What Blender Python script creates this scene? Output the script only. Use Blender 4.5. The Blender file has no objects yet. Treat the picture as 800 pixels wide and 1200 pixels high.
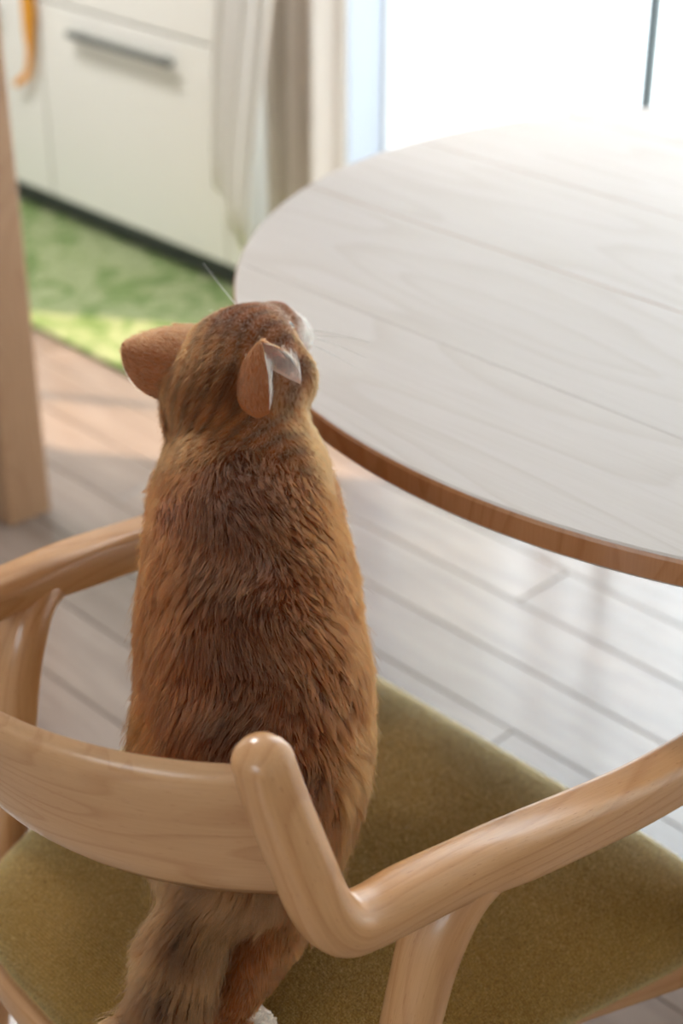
import bpy, bmesh, math, random
import numpy as np
from mathutils import Vector, Matrix, kdtree

random.seed(7); rng = np.random.default_rng(11)
S = bpy.context.scene
COL = S.collection

# ------------------------------------------------------------------ camera
H = 1.33                       # camera height; world X = chair's right, Y = chair's front
FPX, CX, CY = 1905.0, 400.0, 600.0
PITCH = math.atan2(1100.0, FPX)
FWD = np.array([-0.71596499, 0.69813619, 0.0]); RGT = np.array([0.69813619, 0.71596499, 0.0]); UPZ = np.array([0, 0, 1.0])
CF = math.cos(PITCH) * FWD - math.sin(PITCH) * UPZ
CU = math.sin(PITCH) * FWD + math.cos(PITCH) * UPZ
CAMP = np.array([0, 0, H])

def P(x, y, d):
    """photo pixel + depth in metres -> world point"""
    return CAMP + (FPX * CF + (x - CX) * RGT - (y - CY) * CU) * (d / FPX)

cam = bpy.data.objects.new('camera', bpy.data.cameras.new('camera'))
COL.objects.link(cam)
cam.matrix_world = Matrix(((RGT[0], CU[0], -CF[0], 0), (RGT[1], CU[1], -CF[1], 0), (RGT[2], CU[2], -CF[2], H), (0, 0, 0, 1)))
cd = cam.data
cd.sensor_fit = 'VERTICAL'; cd.sensor_height = 36.0; cd.sensor_width = 24.0
cd.lens = FPX / 1200 * 36
cd.clip_start = 0.02; cd.clip_end = 200
cd.dof.use_dof = True; cd.dof.focus_distance = 1.07; cd.dof.aperture_fstop = 4.6
S.camera = cam

# ------------------------------------------------------------------ world, sun, exposure
W = bpy.data.worlds.new('world'); S.world = W; W.use_nodes = True
bgn = W.node_tree.nodes['Background']
bgn.inputs[0].default_value = (0.86, 0.94, 1.0, 1)
bgn.inputs[1].default_value = 5.0
sun = bpy.data.objects.new('sun', bpy.data.lights.new('sun', 'SUN')); COL.objects.link(sun)
SUN_EL = math.radians(44)
sdir = Vector((-0.83 * math.cos(SUN_EL), -0.56 * math.cos(SUN_EL), -math.sin(SUN_EL)))
sun.rotation_euler = sdir.to_track_quat('-Z', 'Y').to_euler()
sun.data.energy = 9.0; sun.data.angle = math.radians(0.6); sun.data.color = (1.0, 0.72, 0.48)
def portal(loc, rot, sx, sy):
    L = bpy.data.lights.new('window_portal', 'AREA'); L.shape = 'RECTANGLE'; L.size = sx; L.size_y = sy
    o = bpy.data.objects.new('window_portal', L); COL.objects.link(o); o.location = loc; o.rotation_euler = rot
    L.cycles.is_portal = True
portal((-0.43, 2.42, 1.15), (-math.pi / 2, 0, 0), 3.6, 2.3)
portal((-0.3, -2.36, 1.45), (math.pi / 2, 0, 0), 1.4, 1.2)  # sky portal for the added fill window
vs = S.view_settings
vs.view_transform = 'Standard'; vs.look = 'None'; vs.exposure = 0.2; vs.gamma = 1.0; vs.use_curve_mapping = False
S.cycles.use_denoising = True
S.cycles.max_bounces = 10; S.cycles.diffuse_bounces = 5; S.cycles.glossy_bounces = 4; S.cycles.transmission_bounces = 6
S.cycles.transparent_max_bounces = 16; S.cycles.sample_clamp_indirect = 6.0

# ------------------------------------------------------------------ helpers
def srgb(r, g, b):
    f = lambda c: (c / 255 / 12.92) if c / 255 <= 0.04045 else ((c / 255 + 0.055) / 1.055) ** 2.4
    return (f(r), f(g), f(b), 1.0)

def tag(o, label=None, cat=None, group=None, kind=None):
    if label: o['label'] = label
    if cat: o['category'] = cat
    if group: o['group'] = group
    if kind: o['kind'] = kind
    return o

def empty(name, loc=(0, 0, 0)):
    o = bpy.data.objects.new(name, None); COL.objects.link(o); o.location = loc; o.empty_display_size = 0.05
    return o

def link(name, me, mat, parent=None, smooth=False):
    o = bpy.data.objects.new(name, me); COL.objects.link(o)
    if mat is not None: me.materials.append(mat)
    if smooth:
        me.polygons.foreach_set('use_smooth', [True] * len(me.polygons))
    if parent is not None:
        o.parent = parent
        o.matrix_parent_inverse = Matrix.Translation(-parent.location)
    return o

def pymesh(name, V, Fc, mat, parent=None, smooth=False):
    me = bpy.data.meshes.new(name); me.from_pydata([tuple(map(float, v)) for v in V], [], [tuple(int(i) for i in q) for q in Fc]); me.update()
    return link(name, me, mat, parent, smooth)

def box(name, lo, hi, mat, parent=None, bev=0.0, seg=2):
    bm = bmesh.new(); bmesh.ops.create_cube(bm, size=1)
    for v in bm.verts:
        v.co = Vector([(lo[i] + hi[i]) / 2 + v.co[i] * (hi[i] - lo[i]) for i in range(3)])
    if bev > 0:
        bmesh.ops.bevel(bm, geom=bm.edges[:], offset=bev, segments=seg, affect='EDGES', profile=0.5)
    me = bpy.data.meshes.new(name); bm.to_mesh(me); bm.free()
    return link(name, me, mat, parent, bev > 0 and seg > 2)

def catmull(pts, n):
    pts = np.asarray(pts, float); m = len(pts)
    ext = np.vstack([2 * pts[0] - pts[1], pts, 2 * pts[-1] - pts[-2]])
    out = []
    for i in range(m - 1):
        p0, p1, p2, p3 = ext[i:i + 4]
        for t in np.linspace(0, 1, n, endpoint=False):
            out.append(0.5 * ((2 * p1) + (p2 - p0) * t + (2 * p0 - 5 * p1 + 4 * p2 - p3) * t * t + (3 * p1 - p0 - 3 * p2 + p3) * t ** 3))
    out.append(pts[-1]); return np.array(out)

def sweep(name, key, mat, parent=None, n=10, m=28, up=(0, 0, 1), ex=2.3, round_ends=(True, True)):
    """key: rows of x,y,z, half width, half height; superellipse section with domed ends, grain coordinates stored"""
    key = np.array([tuple(r) + ((ex,) if len(r) == 5 else ()) for r in key], float)
    K = catmull(key, n); EX = K[:, 5]
    pts = K[:, :3]; ra = K[:, 3]; rb = K[:, 4]
    T = np.gradient(pts, axis=0); T /= np.linalg.norm(T, axis=1)[:, None]
    def dome(side):
        i = 0 if side == 0 else -1
        sg = -1 if side == 0 else 1
        rows = []
        for a in (np.array([15, 32, 48, 62, 74, 83]) * math.pi / 180):
            rows.append((pts[i] + sg * T[i] * math.sin(a) * min(ra[i], rb[i]) * 0.9, ra[i] * math.cos(a), rb[i] * math.cos(a), T[i], EX[i]))
        return rows
    rows = [(pts[i], ra[i], rb[i], T[i], EX[i]) for i in range(len(pts))]
    if round_ends[0]: rows = dome(0)[::-1] + rows
    if round_ends[1]: rows = rows + dome(1)
    up = np.array(up, float); V = []; G = []; s = 0; prev = None; side_prev = None
    for (p, a, b, t, ex_) in rows:
        sd = np.cross(t, up)
        if np.linalg.norm(sd) < 0.25 and side_prev is not None: sd = side_prev - t * np.dot(side_prev, t)
        sd /= np.linalg.norm(sd)
        if side_prev is not None:
            if np.dot(sd, side_prev) < 0: sd = -sd
            sd = 0.5 * sd + 0.5 * side_prev; sd -= t * np.dot(sd, t); sd /= np.linalg.norm(sd)
        side_prev = sd
        nn = np.cross(sd, t)
        if prev is not None: s += np.linalg.norm(p - prev)
        prev = p
        for j in range(m):
            th = 2 * math.pi * j / m
            c, q = math.cos(th), math.sin(th)
            x = a * math.copysign(abs(c) ** (2 / ex_), c); y = b * math.copysign(abs(q) ** (2 / ex_), q)
            V.append(p + sd * x + nn * y); G.append((x, y, s))
    R = len(rows); Fc = []
    for i in range(R - 1):
        for j in range(m):
            k = (j + 1) % m
            Fc.append((i * m + j, i * m + k, (i + 1) * m + k, (i + 1) * m + j))
    Fc.append(tuple(range(m))[::-1]); Fc.append(tuple(range((R - 1) * m, R * m)))
    o = pymesh(name, V, Fc, mat, parent, True)
    at = o.data.attributes.new('grain', 'FLOAT_VECTOR', 'POINT')
    at.data.foreach_set('vector', np.array(G, dtype=np.float32).ravel())
    bm = bmesh.new(); bm.from_mesh(o.data); bmesh.ops.recalc_face_normals(bm, faces=bm.faces[:]); bm.to_mesh(o.data); bm.free()
    return o

# ---- node helpers
def newmat(name):
    m = bpy.data.materials.new(name); m.use_nodes = True
    nt = m.node_tree; b = nt.nodes['Principled BSDF']
    return m, nt, b
def N(nt, t, **kw):
    n = nt.nodes.new(t)
    for k, v in kw.items(): setattr(n, k, v)
    return n
def ramp(nt, fac, stops):
    r = N(nt, 'ShaderNodeValToRGB'); nt.links.new(fac, r.inputs[0])
    e = r.color_ramp.elements
    while len(e) < len(stops): e.new(0.5)
    for el, (p, c) in zip(e, stops): el.position = p; el.color = c
    return r.outputs[0]
def mapping(nt, src, scale, loc=(0, 0, 0), rot=(0, 0, 0)):
    mp = N(nt, 'ShaderNodeMapping'); mp.inputs['Scale'].default_value = scale; mp.inputs['Location'].default_value = loc; mp.inputs['Rotation'].default_value = rot
    nt.links.new(src, mp.inputs[0]); return mp.outputs[0]
def noise(nt, vec, scale, detail=4, rough=0.55, dist=0.0):
    n = N(nt, 'ShaderNodeTexNoise'); n.inputs['Scale'].default_value = scale; n.inputs['Detail'].default_value = detail
    n.inputs['Roughness'].default_value = rough; n.inputs['Distortion'].default_value = dist
    nt.links.new(vec, n.inputs['Vector']); return n.outputs['Fac']
def mix(nt, fac, a, b, mode='MIX'):
    n = N(nt, 'ShaderNodeMix', data_type='RGBA', blend_type=mode)
    for s, v in ((n.inputs[0], fac), (n.inputs[6], a), (n.inputs[7], b)):
        if hasattr(v, 'is_output') or isinstance(v, bpy.types.NodeSocket): nt.links.new(v, s)
        else: s.default_value = v
    return n.outputs[2]
def bump(nt, h, b, strength, dist):
    n = N(nt, 'ShaderNodeBump'); n.inputs['Strength'].default_value = strength; n.inputs['Distance'].default_value = dist
    nt.links.new(h, n.inputs['Height']); nt.links.new(n.outputs[0], b.inputs['Normal'])

def plain(name, col, rough=0.5, spec=0.5, noise_amt=0.03, nscale=8):
    m, nt, b = newmat(name)
    tc = N(nt, 'ShaderNodeTexCoord')
    f = noise(nt, tc.outputs['Object'], nscale, 3)
    c2 = tuple(max(0, c * (1 - noise_amt)) for c in col[:3]) + (1,)
    nt.links.new(mix(nt, f, c2, col), b.inputs['Base Color'])
    b.inputs['Roughness'].default_value = rough; b.inputs['Specular IOR Level'].default_value = spec
    return m

def beech(name, attr='grain', light=srgb(216, 166, 118), dark=srgb(192, 137, 90), rough=0.27, ring=1.0, flecks=True):
    m, nt, b = newmat(name)
    if attr: src = N(nt, 'ShaderNodeAttribute', attribute_name=attr).outputs['Vector']
    else: src = N(nt, 'ShaderNodeTexCoord').outputs['Object']
    v = mapping(nt, src, (1, 1, 0.16))
    # growth rings: contour lines of a long stretched noise, as flat-sawn boards show them
    cn = noise(nt, mapping(nt, src, (1, 1, 0.17), loc=(0.05, 0.03, 0.0)), 13 * ring, 1.0, 0.4)
    cm_ = N(nt, 'ShaderNodeMath', operation='MULTIPLY'); nt.links.new(cn, cm_.inputs[0]); cm_.inputs[1].default_value = 15
    wv = N(nt, 'ShaderNodeMath', operation='FRACT'); nt.links.new(cm_.outputs[0], wv.inputs[0])
    big = noise(nt, v, 12, 3)
    fine = noise(nt, mapping(nt, src, (1, 1, 0.03)), 900, 2)
    c = mix(nt, big, dark, light)
    rr = ramp(nt, wv.outputs[0], [(0.0, (1, 1, 1, 1)), (0.6, (1, 1, 1, 1)), (0.9, (0.80, 0.70, 0.62, 1)), (1.0, (1, 1, 1, 1))])
    c = mix(nt, 0.6, c, rr, 'MULTIPLY')
    fr = ramp(nt, fine, [(0.3, (0.86, 0.82, 0.78, 1)), (0.6, (1, 1, 1, 1))])
    c = mix(nt, 0.55, c, fr, 'MULTIPLY')
    if flecks:
        fl = noise(nt, mapping(nt, src, (1, 1, 0.13)), 900, 1)
        flr = ramp(nt, fl, [(0.0, (0, 0, 0, 1)), (0.68, (0, 0, 0, 1)), (0.76, (1, 1, 1, 1))])
        flm = N(nt, 'ShaderNodeMath', operation='MULTIPLY'); nt.links.new(flr, flm.inputs[0]); flm.inputs[1].default_value = 0.6
        c = mix(nt, flm.outputs[0], c, srgb(166, 106, 70))
    nt.links.new(c, b.inputs['Base Color'])
    b.inputs['Roughness'].default_value = rough; b.inputs['Specular IOR Level'].default_value = 0.6
    b.inputs['Coat Weight'].default_value = 0.2; b.inputs['Coat Roughness'].default_value = 0.18
    bump(nt, fine, b, 0.08, 0.0006)
    return m

M = {}
M['wall'] = plain('wall_paint', srgb(238, 236, 231), 0.8, 0.3, 0.02)
M['ceiling'] = plain('ceiling_paint', srgb(244, 243, 240), 0.85, 0.3, 0.02)
M['frame'] = plain('window_frame_white', srgb(232, 236, 242), 0.4, 0.5, 0.01)
M['cabinet'] = plain('cabinet_front_cream', srgb(234, 232, 226), 0.38, 0.5, 0.015)
M['cabinet_body'] = plain('cabinet_carcass', srgb(205, 203, 193), 0.6, 0.4, 0.02)
M['toe'] = plain('toe_kick_grey', srgb(92, 98, 92), 0.6, 0.4, 0.05)
M['handle'] = plain('handle_grey_metal', srgb(96, 98, 94), 0.35, 0.6, 0.05)
M['counter'] = plain('counter_grey', srgb(200, 198, 192), 0.3, 0.5, 0.1, 40)
M['groove'] = plain('floor_groove', srgb(132, 120, 112), 0.8, 0.3, 0.1)
M['beech'] = beech('chair_beech')
M['beech_board'] = beech('chair_back_beech', light=srgb(215, 167, 122), dark=srgb(196, 144, 100), ring=1.3, flecks=True)
M['pillar'] = beech('pillar_wood', attr=None, light=srgb(174, 136, 102), dark=srgb(154, 116, 84), flecks=False, rough=0.5)

# floor boards: brushed oak, one tone for each board
def floor_mat():
    m, nt, b = newmat('floor_oak')
    tc = N(nt, 'ShaderNodeTexCoord'); oi = N(nt, 'ShaderNodeObjectInfo')
    add = N(nt, 'ShaderNodeVectorMath', operation='ADD'); mul = N(nt, 'ShaderNodeVectorMath', operation='SCALE')
    comb = N(nt, 'ShaderNodeCombineXYZ')
    for i in range(3): nt.links.new(oi.outputs['Random'], comb.inputs[i])
    nt.links.new(comb.outputs[0], mul.inputs[0]); mul.inputs['Scale'].default_value = 37
    nt.links.new(tc.outputs['Object'], add.inputs[0]); nt.links.new(mul.outputs[0], add.inputs[1])
    v = mapping(nt, add.outputs[0], (0.12, 1, 1))
    g = noise(nt, v, 34, 6, 0.6, 0.6)
    big = noise(nt, mapping(nt, add.outputs[0], (0.5, 1, 1)), 5, 3)
    c = ramp(nt, g, [(0.25, srgb(104, 90, 83)), (0.55, srgb(128, 114, 107)), (0.8, srgb(142, 128, 120))])
    tone = ramp(nt, oi.outputs['Random'], [(0, (0.70, 0.68, 0.67, 1)), (0.4, (0.98, 0.98, 0.98, 1)), (1, (1.12, 1.11, 1.10, 1))])
    c = mix(nt, 1.0, c, tone, 'MULTIPLY')
    c = mix(nt, big, c, mix(nt, 0.25, c, srgb(184, 160, 140)))
    nt.links.new(c, b.inputs['Base Color'])
    b.inputs['Roughness'].default_value = 0.2; b.inputs['Specular IOR Level'].default_value = 1.0; b.inputs['Coat Weight'].default_value = 0.35; b.inputs['Coat Roughness'].default_value = 0.16
    bump(nt, g, b, 0.12, 0.001)
    return m
M['floor'] = floor_mat()

def table_mat():
    m, nt, b = newmat('table_ash')
    tc = N(nt, 'ShaderNodeTexCoord'); oi = N(nt, 'ShaderNodeObjectInfo')
    comb = N(nt, 'ShaderNodeCombineXYZ'); nt.links.new(oi.outputs['Random'], comb.inputs[1]); nt.links.new(oi.outputs['Random'], comb.inputs[0])
    add = N(nt, 'ShaderNodeVectorMath', operation='ADD')
    nt.links.new(tc.outputs['Object'], add.inputs[0]); nt.links.new(comb.outputs[0], add.inputs[1])
    cn = noise(nt, mapping(nt, add.outputs[0], (0.16, 1, 0.3)), 9, 1.0, 0.4)
    cm_ = N(nt, 'ShaderNodeMath', operation='MULTIPLY'); nt.links.new(cn, cm_.inputs[0]); cm_.inputs[1].default_value = 9
    wv = N(nt, 'ShaderNodeMath', operation='FRACT'); nt.links.new(cm_.outputs[0], wv.inputs[0])
    fine = noise(nt, mapping(nt, add.outputs[0], (0.03, 1, 0.3)), 420, 2)
    c = ramp(nt, wv.outputs[0], [(0.0, srgb(199, 189, 185)), (0.6, srgb(198, 188, 183)), (0.92, srgb(193, 182, 176)), (1.0, srgb(199, 189, 185))])
    fr = ramp(nt, fine, [(0.3, (0.92, 0.90, 0.88, 1)), (0.6, (1, 1, 1, 1))])
    c = mix(nt, 0.6, c, fr, 'MULTIPLY')
    nt.links.new(c, b.inputs['Base Color'])
    b.inputs['Roughness'].default_value = 0.48; b.inputs['Specular IOR Level'].default_value = 0.3
    return m
M['table'] = table_mat()
M['table_edge'] = beech('table_edge_wood', attr=None, light=srgb(196, 142, 100), dark=srgb(176, 120, 80), flecks=False)

def seat_mat():
    m, nt, b = newmat('seat_fabric_olive')
    tc = N(nt, 'ShaderNodeTexCoord'); o = tc.outputs['Object']
    a1 = noise(nt, o, 1500, 2, 0.6); a2 = noise(nt, o, 420, 3, 0.6); a3 = noise(nt, o, 14, 3)
    wx = N(nt, 'ShaderNodeTexWave', wave_type='BANDS', bands_direction='X'); wx.inputs['Scale'].default_value = 150; wx.inputs['Distortion'].default_value = 1.2; wx.inputs['Detail Scale'].default_value = 3
    wy = N(nt, 'ShaderNodeTexWave', wave_type='BANDS', bands_direction='Y'); wy.inputs['Scale'].default_value = 150; wy.inputs['Distortion'].default_value = 1.2; wy.inputs['Detail Scale'].default_value = 3
    nt.links.new(o, wx.inputs[0]); nt.links.new(o, wy.inputs[0])
    wm = N(nt, 'ShaderNodeMath', operation='MULTIPLY'); nt.links.new(wx.outputs['Fac'], wm.inputs[0]); nt.links.new(wy.outputs['Fac'], wm.inputs[1])
    c = ramp(nt, a2, [(0.28, srgb(100, 64, 22)), (0.5, srgb(146, 99, 38)), (0.72, srgb(184, 138, 70))])
    c = mix(nt, 0.5, c, ramp(nt, a1, [(0.3, srgb(100, 72, 28)), (0.7, srgb(180, 146, 82))]))
    c = mix(nt, 0.5, c, ramp(nt, wm.outputs[0], [(0.0, (0.62, 0.60, 0.55, 1)), (0.5, (1, 1, 1, 1))]), 'MULTIPLY')
    c = mix(nt, a3, c, mix(nt, 0.3, c, srgb(140, 106, 44)))
    nt.links.new(c, b.inputs['Base Color'])
    b.inputs['Roughness'].default_value = 0.85; b.inputs['Specular IOR Level'].default_value = 0.2
    b.inputs['Sheen Weight'].default_value = 1.0; b.inputs['Sheen Roughness'].default_value = 0.3; b.inputs['Sheen Tint'].default_value = srgb(240, 225, 170)
    ad = N(nt, 'ShaderNodeMath', operation='ADD'); nt.links.new(wm.outputs[0], ad.inputs[0]); nt.links.new(a1, ad.inputs[1])
    bump(nt, ad.outputs[0], b, 0.5, 0.0012)
    return m
M['seat'] = seat_mat()

def rug_mat():
    m, nt, b = newmat('rug_green_mottled')
    o = N(nt, 'ShaderNodeTexCoord').outputs['Object']
    a = noise(nt, o, 11, 4, 0.6, 0.8); f = noise(nt, o, 160, 2)
    c = ramp(nt, a, [(0.3, srgb(80, 102, 58)), (0.44, srgb(112, 130, 82)), (0.56, srgb(166, 168, 136)), (0.70, srgb(100, 121, 74))])
    c = mix(nt, 0.35, c, ramp(nt, f, [(0.3, srgb(60, 90, 40)), (0.7, srgb(170, 190, 130))]))
    nt.links.new(c, b.inputs['Base Color']); b.inputs['Roughness'].default_value = 0.95; b.inputs['Specular IOR Level'].default_value = 0.1
    bump(nt, f, b, 0.8, 0.006)
    return m
M['rug'] = rug_mat()

def cloth_mat(name, col, transp, transl):
    m, nt, b = newmat(name)
    o = N(nt, 'ShaderNodeTexCoord').outputs['Object']
    f = noise(nt, mapping(nt, o, (1, 1, 0.2)), 60, 3)
    c = mix(nt, f, tuple(k * 0.95 for k in col[:3]) + (1,), col)
    nt.links.new(c, b.inputs['Base Color']); b.inputs['Roughness'].default_value = 0.9; b.inputs['Specular IOR Level'].default_value = 0.1
    tl = N(nt, 'ShaderNodeBsdfTranslucent'); nt.links.new(c, tl.inputs[0])
    tp = N(nt, 'ShaderNodeBsdfTransparent')
    m1 = N(nt, 'ShaderNodeMixShader'); m1.inputs[0].default_value = transl
    nt.links.new(b.outputs[0], m1.inputs[1]); nt.links.new(tl.outputs[0], m1.inputs[2])
    m2 = N(nt, 'ShaderNodeMixShader'); m2.inputs[0].default_value = transp
    nt.links.new(m1.outputs[0], m2.inputs[1]); nt.links.new(tp.outputs[0], m2.inputs[2])
    nt.links.new(m2.outputs[0], nt.nodes['Material Output'].inputs[0])
    return m
M['sheer'] = cloth_mat('sheer_white', srgb(246, 246, 244), 0.25, 0.5)
M['voile'] = cloth_mat('voile_white', srgb(246, 247, 248), 0.9, 0.6)
M['lace'] = cloth_mat('sheer_left_white', srgb(252, 251, 249), 0.0, 0.33)
M['drape'] = cloth_mat('drape_beige', srgb(230, 220, 210), 0.0, 0.12)
M['ribbon'] = cloth_mat('ribbon_orange', srgb(240, 176, 70), 0.0, 0.3)

def glass_mat():
    m, nt, b = newmat('window_glass')
    tp = N(nt, 'ShaderNodeBsdfTransparent'); tp.inputs[0].default_value = (0.97, 0.985, 0.98, 1)
    gl = N(nt, 'ShaderNodeBsdfGlossy'); gl.inputs['Roughness'].default_value = 0.02
    mx = N(nt, 'ShaderNodeMixShader'); mx.inputs[0].default_value = 0.05; nt.links.new(tp.outputs[0], mx.inputs[1]); nt.links.new(gl.outputs[0], mx.inputs[2])
    nt.links.new(mx.outputs[0], nt.nodes['Material Output'].inputs[0]); return m
M['glass'] = glass_mat()

# ------------------------------------------------------------------ room
XL, XR, YB, YW, YK, ZC = -4.2, 2.3, -2.2, 2.22, 2.72, 2.45
def struct(o, label=None): o['kind'] = 'structure'; return o
fl = struct(box('floor', (XL - 0.1, YB - 0.1, -0.06), (XR + 0.1, YK + 0.1, -0.012), M['groove']))
PW = 0.1215; y0 = 1.487
me_cache = {}
def plank(x0, x1, yc, wid):
    L = round(x1 - x0, 3); key = (L, wid)
    if key not in me_cache:
        bm = bmesh.new(); bmesh.ops.create_cube(bm, size=1)
        for v in bm.verts: v.co = Vector((v.co.x * (L - 0.002), v.co.y * (wid - 0.0014), v.co.z * 0.012 - 0.006))
        top = [e for e in bm.edges if all(v.co.z > -0.001 for v in e.verts)]
        bmesh.ops.bevel(bm, geom=top, offset=0.0012, segments=1, affect='EDGES')
        me = bpy.data.meshes.new('plank'); bm.to_mesh(me); bm.free(); me.materials.append(M['floor']); me_cache[key] = me
    o = bpy.data.objects.new('plank', me_cache[key]); COL.objects.link(o); o.location = ((x0 + x1) / 2, yc, 0); o.parent = fl
for k in range(-14, 10):
    yc = y0 + PW * (k + 0.5)
    if yc + PW / 2 > YK: continue
    off = (0.0, 0.72, 0.31, 1.03, 0.52, 0.17)[k % 6]
    x = XL - off
    while x < 1.2:
        a, b_ = max(x, XL), min(x + 1.215, 1.2)
        if b_ - a > 0.05: plank(a, b_, yc, PW)
        x += 1.215
# rest of the room floor, behind the photographer and to the side
struct(box('floor_section', (XL, YB, -0.012), (XR, y0 - 14 * PW, 0.0), M['floor']))
struct(box('floor_section', (1.2, y0 - 14 * PW, -0.012), (XR, YK, 0.0), M['floor']))
struct(box('ceiling', (XL - 0.1, YB - 0.1, ZC), (XR + 0.1, YK + 0.1, ZC + 0.1), M['ceiling']))
struct(box('wall_left', (XL - 0.12, YB, -0.02), (XL, YK, ZC), M['wall']))
BX0, BX1, BZ0, BZ1 = -1.0, 0.4, 0.85, 2.05          # unseen window added behind the camera as fill for surfaces facing it
for lo, hi in (((XL - 0.12, YB - 0.12, -0.02), (BX0, YB, ZC)), ((BX1, YB - 0.12, -0.02), (XR + 0.12, YB, ZC)), ((BX0, YB - 0.12, -0.02), (BX1, YB, BZ0)), ((BX0, YB - 0.12, BZ1), (BX1, YB, ZC))):
    struct(box('wall_back', lo, hi, M['wall']))
fill_win = struct(empty('window_2', (-0.3, YB, BZ0)))
for lo, hi in (((BX0, YB - 0.1, BZ0), (BX0 + 0.05, YB - 0.04, BZ1)), ((BX1 - 0.05, YB - 0.1, BZ0), (BX1, YB - 0.04, BZ1)), ((BX0 + 0.05, YB - 0.1, BZ0), (BX1 - 0.05, YB - 0.04, BZ0 + 0.05)), ((BX0 + 0.05, YB - 0.1, BZ1 - 0.05), (BX1 - 0.05, YB - 0.04, BZ1)), ((-0.33, YB - 0.1, BZ0 + 0.05), (-0.27, YB - 0.04, BZ1 - 0.05))):
    box('window_frame', lo, hi, M['frame'], fill_win, 0.004)
for xa, xb in ((BX0 + 0.05, -0.33), (-0.27, BX1 - 0.05)):
    box('pane', (xa, YB - 0.072, BZ0 + 0.05), (xb, YB - 0.068, BZ1 - 0.05), M['glass'], fill_win)
struct(box('wall_kitchen', (XL - 0.12, YK, -0.02), (-2.30, YK + 0.12, ZC), M['wall']))
WX0, WX1, WZ1 = -2.262, 1.35, 2.25
struct(box('wall_recess', (-2.405, YW, -0.02), (WX0, YK, ZC), M['wall']))
struct(box('wall_window', (WX1, YW, -0.02), (XR + 0.12, YW + 0.14, ZC), M['wall']))
struct(box('wall_window_top', (WX0, YW, WZ1), (WX1, YW + 0.14, ZC), M['wall']))
struct(box('wall_right', (XR, YB, -0.02), (XR + 0.12, YW + 0.14, ZC), M['wall']))

# big sliding window behind the table
win = struct(empty('window_1', (-0.45, YW, 0)))
def wpart(name, lo, hi, mat, bev=0.004): return box(name, lo, hi, mat, win, bev)
YG = YW + 0.10
M['jamb'] = plain('jamb_blue_grey', srgb(178, 185, 198), 0.5, 0.4, 0.02)
wpart('jamb_lining', (WX0, YW + 0.001, 0.0), (WX0 + 0.003, YG, WZ1), M['jamb'], 0)
wpart('jamb', (WX0, YG, 0.0), (WX0 + 0.012, YG + 0.05, WZ1), M['frame'])
wpart('jamb', (WX1 - 0.06, YG, 0.0), (WX1, YG + 0.05, WZ1), M['frame'])
wpart('head_rail', (WX0 + 0.025, YG, WZ1 - 0.06), (WX1 - 0.06, YG + 0.05, WZ1), M['frame'])
wpart('sill', (WX0 + 0.025, YG, 0.0), (WX1 - 0.06, YG + 0.05, 0.05), M['frame'])
ed = [WX0 + 0.012, -1.806, -0.55, 0.5, WX1 - 0.06]; wd = [0, 0.038, 0.05, 0.05]
for i in (1, 2, 3):
    wpart('mullion', (ed[i], YG + 0.005, 0.05), (ed[i] + wd[i], YG + 0.045, WZ1 - 0.06), M['frame'])
M['gasket'] = plain('gasket_blue_grey', srgb(120, 138, 148), 0.6, 0.3, 0.02)
for i in range(4):
    wpart('pane', (ed[i] + wd[i], YG + 0.023, 0.05), (ed[i + 1], YG + 0.027, WZ1 - 0.06), M['glass'], 0)
# unseen wall added outside to keep the sun off drape and upper mat
struct(box('wall_exterior', (0.05, 3.69, -0.3), (0.25, 6.5, 4.2), M['wall']))

# round fill light, added out of view to brighten the kitchen cabinets
cl_ = empty('ceiling_light', (-3.0, 1.25, ZC)); tag(cl_, 'round white ceiling light over the kitchen cabinets', 'lamp')
def lathe(name, prof, c, mat, parent, m=40):
    V = []; Fc = []
    for r, z in prof:
        for j in range(m): V.append((c[0] + r * math.cos(2 * math.pi * j / m), c[1] + r * math.sin(2 * math.pi * j / m), z))
    for i in range(len(prof) - 1):
        for j in range(m):
            k = (j + 1) % m; Fc.append((i * m + j, i * m + k, (i + 1) * m + k, (i + 1) * m + j))
    Fc.append(tuple(range(m))[::-1]); Fc.append(tuple(range((len(prof) - 1) * m, len(prof) * m)))
    return pymesh(name, V, Fc, mat, parent, True)
M['lamp_white'] = plain('lamp_white', srgb(240, 240, 236), 0.5, 0.4, 0.01)
md, nt, b = newmat('lamp_diffuser'); b.inputs['Base Color'].default_value = srgb(245, 243, 238); b.inputs['Emission Color'].default_value = (1, .95, .88, 1); b.inputs['Emission Strength'].default_value = 3
lathe('housing', [(0.24, ZC), (0.245, ZC - 0.03), (0.23, ZC - 0.045)], (-3.0, 1.25), M['lamp_white'], cl_)
lathe('diffuser', [(0.225, ZC - 0.04), (0.21, ZC - 0.062), (0.12, ZC - 0.074), (0.01, ZC - 0.078)], (-3.0, 1.25), md, cl_)
kl = bpy.data.lights.new('ceiling_lamp', 'AREA'); kl.shape = 'DISK'; kl.size = 0.42; kl.energy = 40; kl.color = (1, .985, .965)
ko = bpy.data.objects.new('ceiling_lamp', kl); COL.objects.link(ko); ko.location = (-3.0, 1.25, ZC - 0.085)

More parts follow.
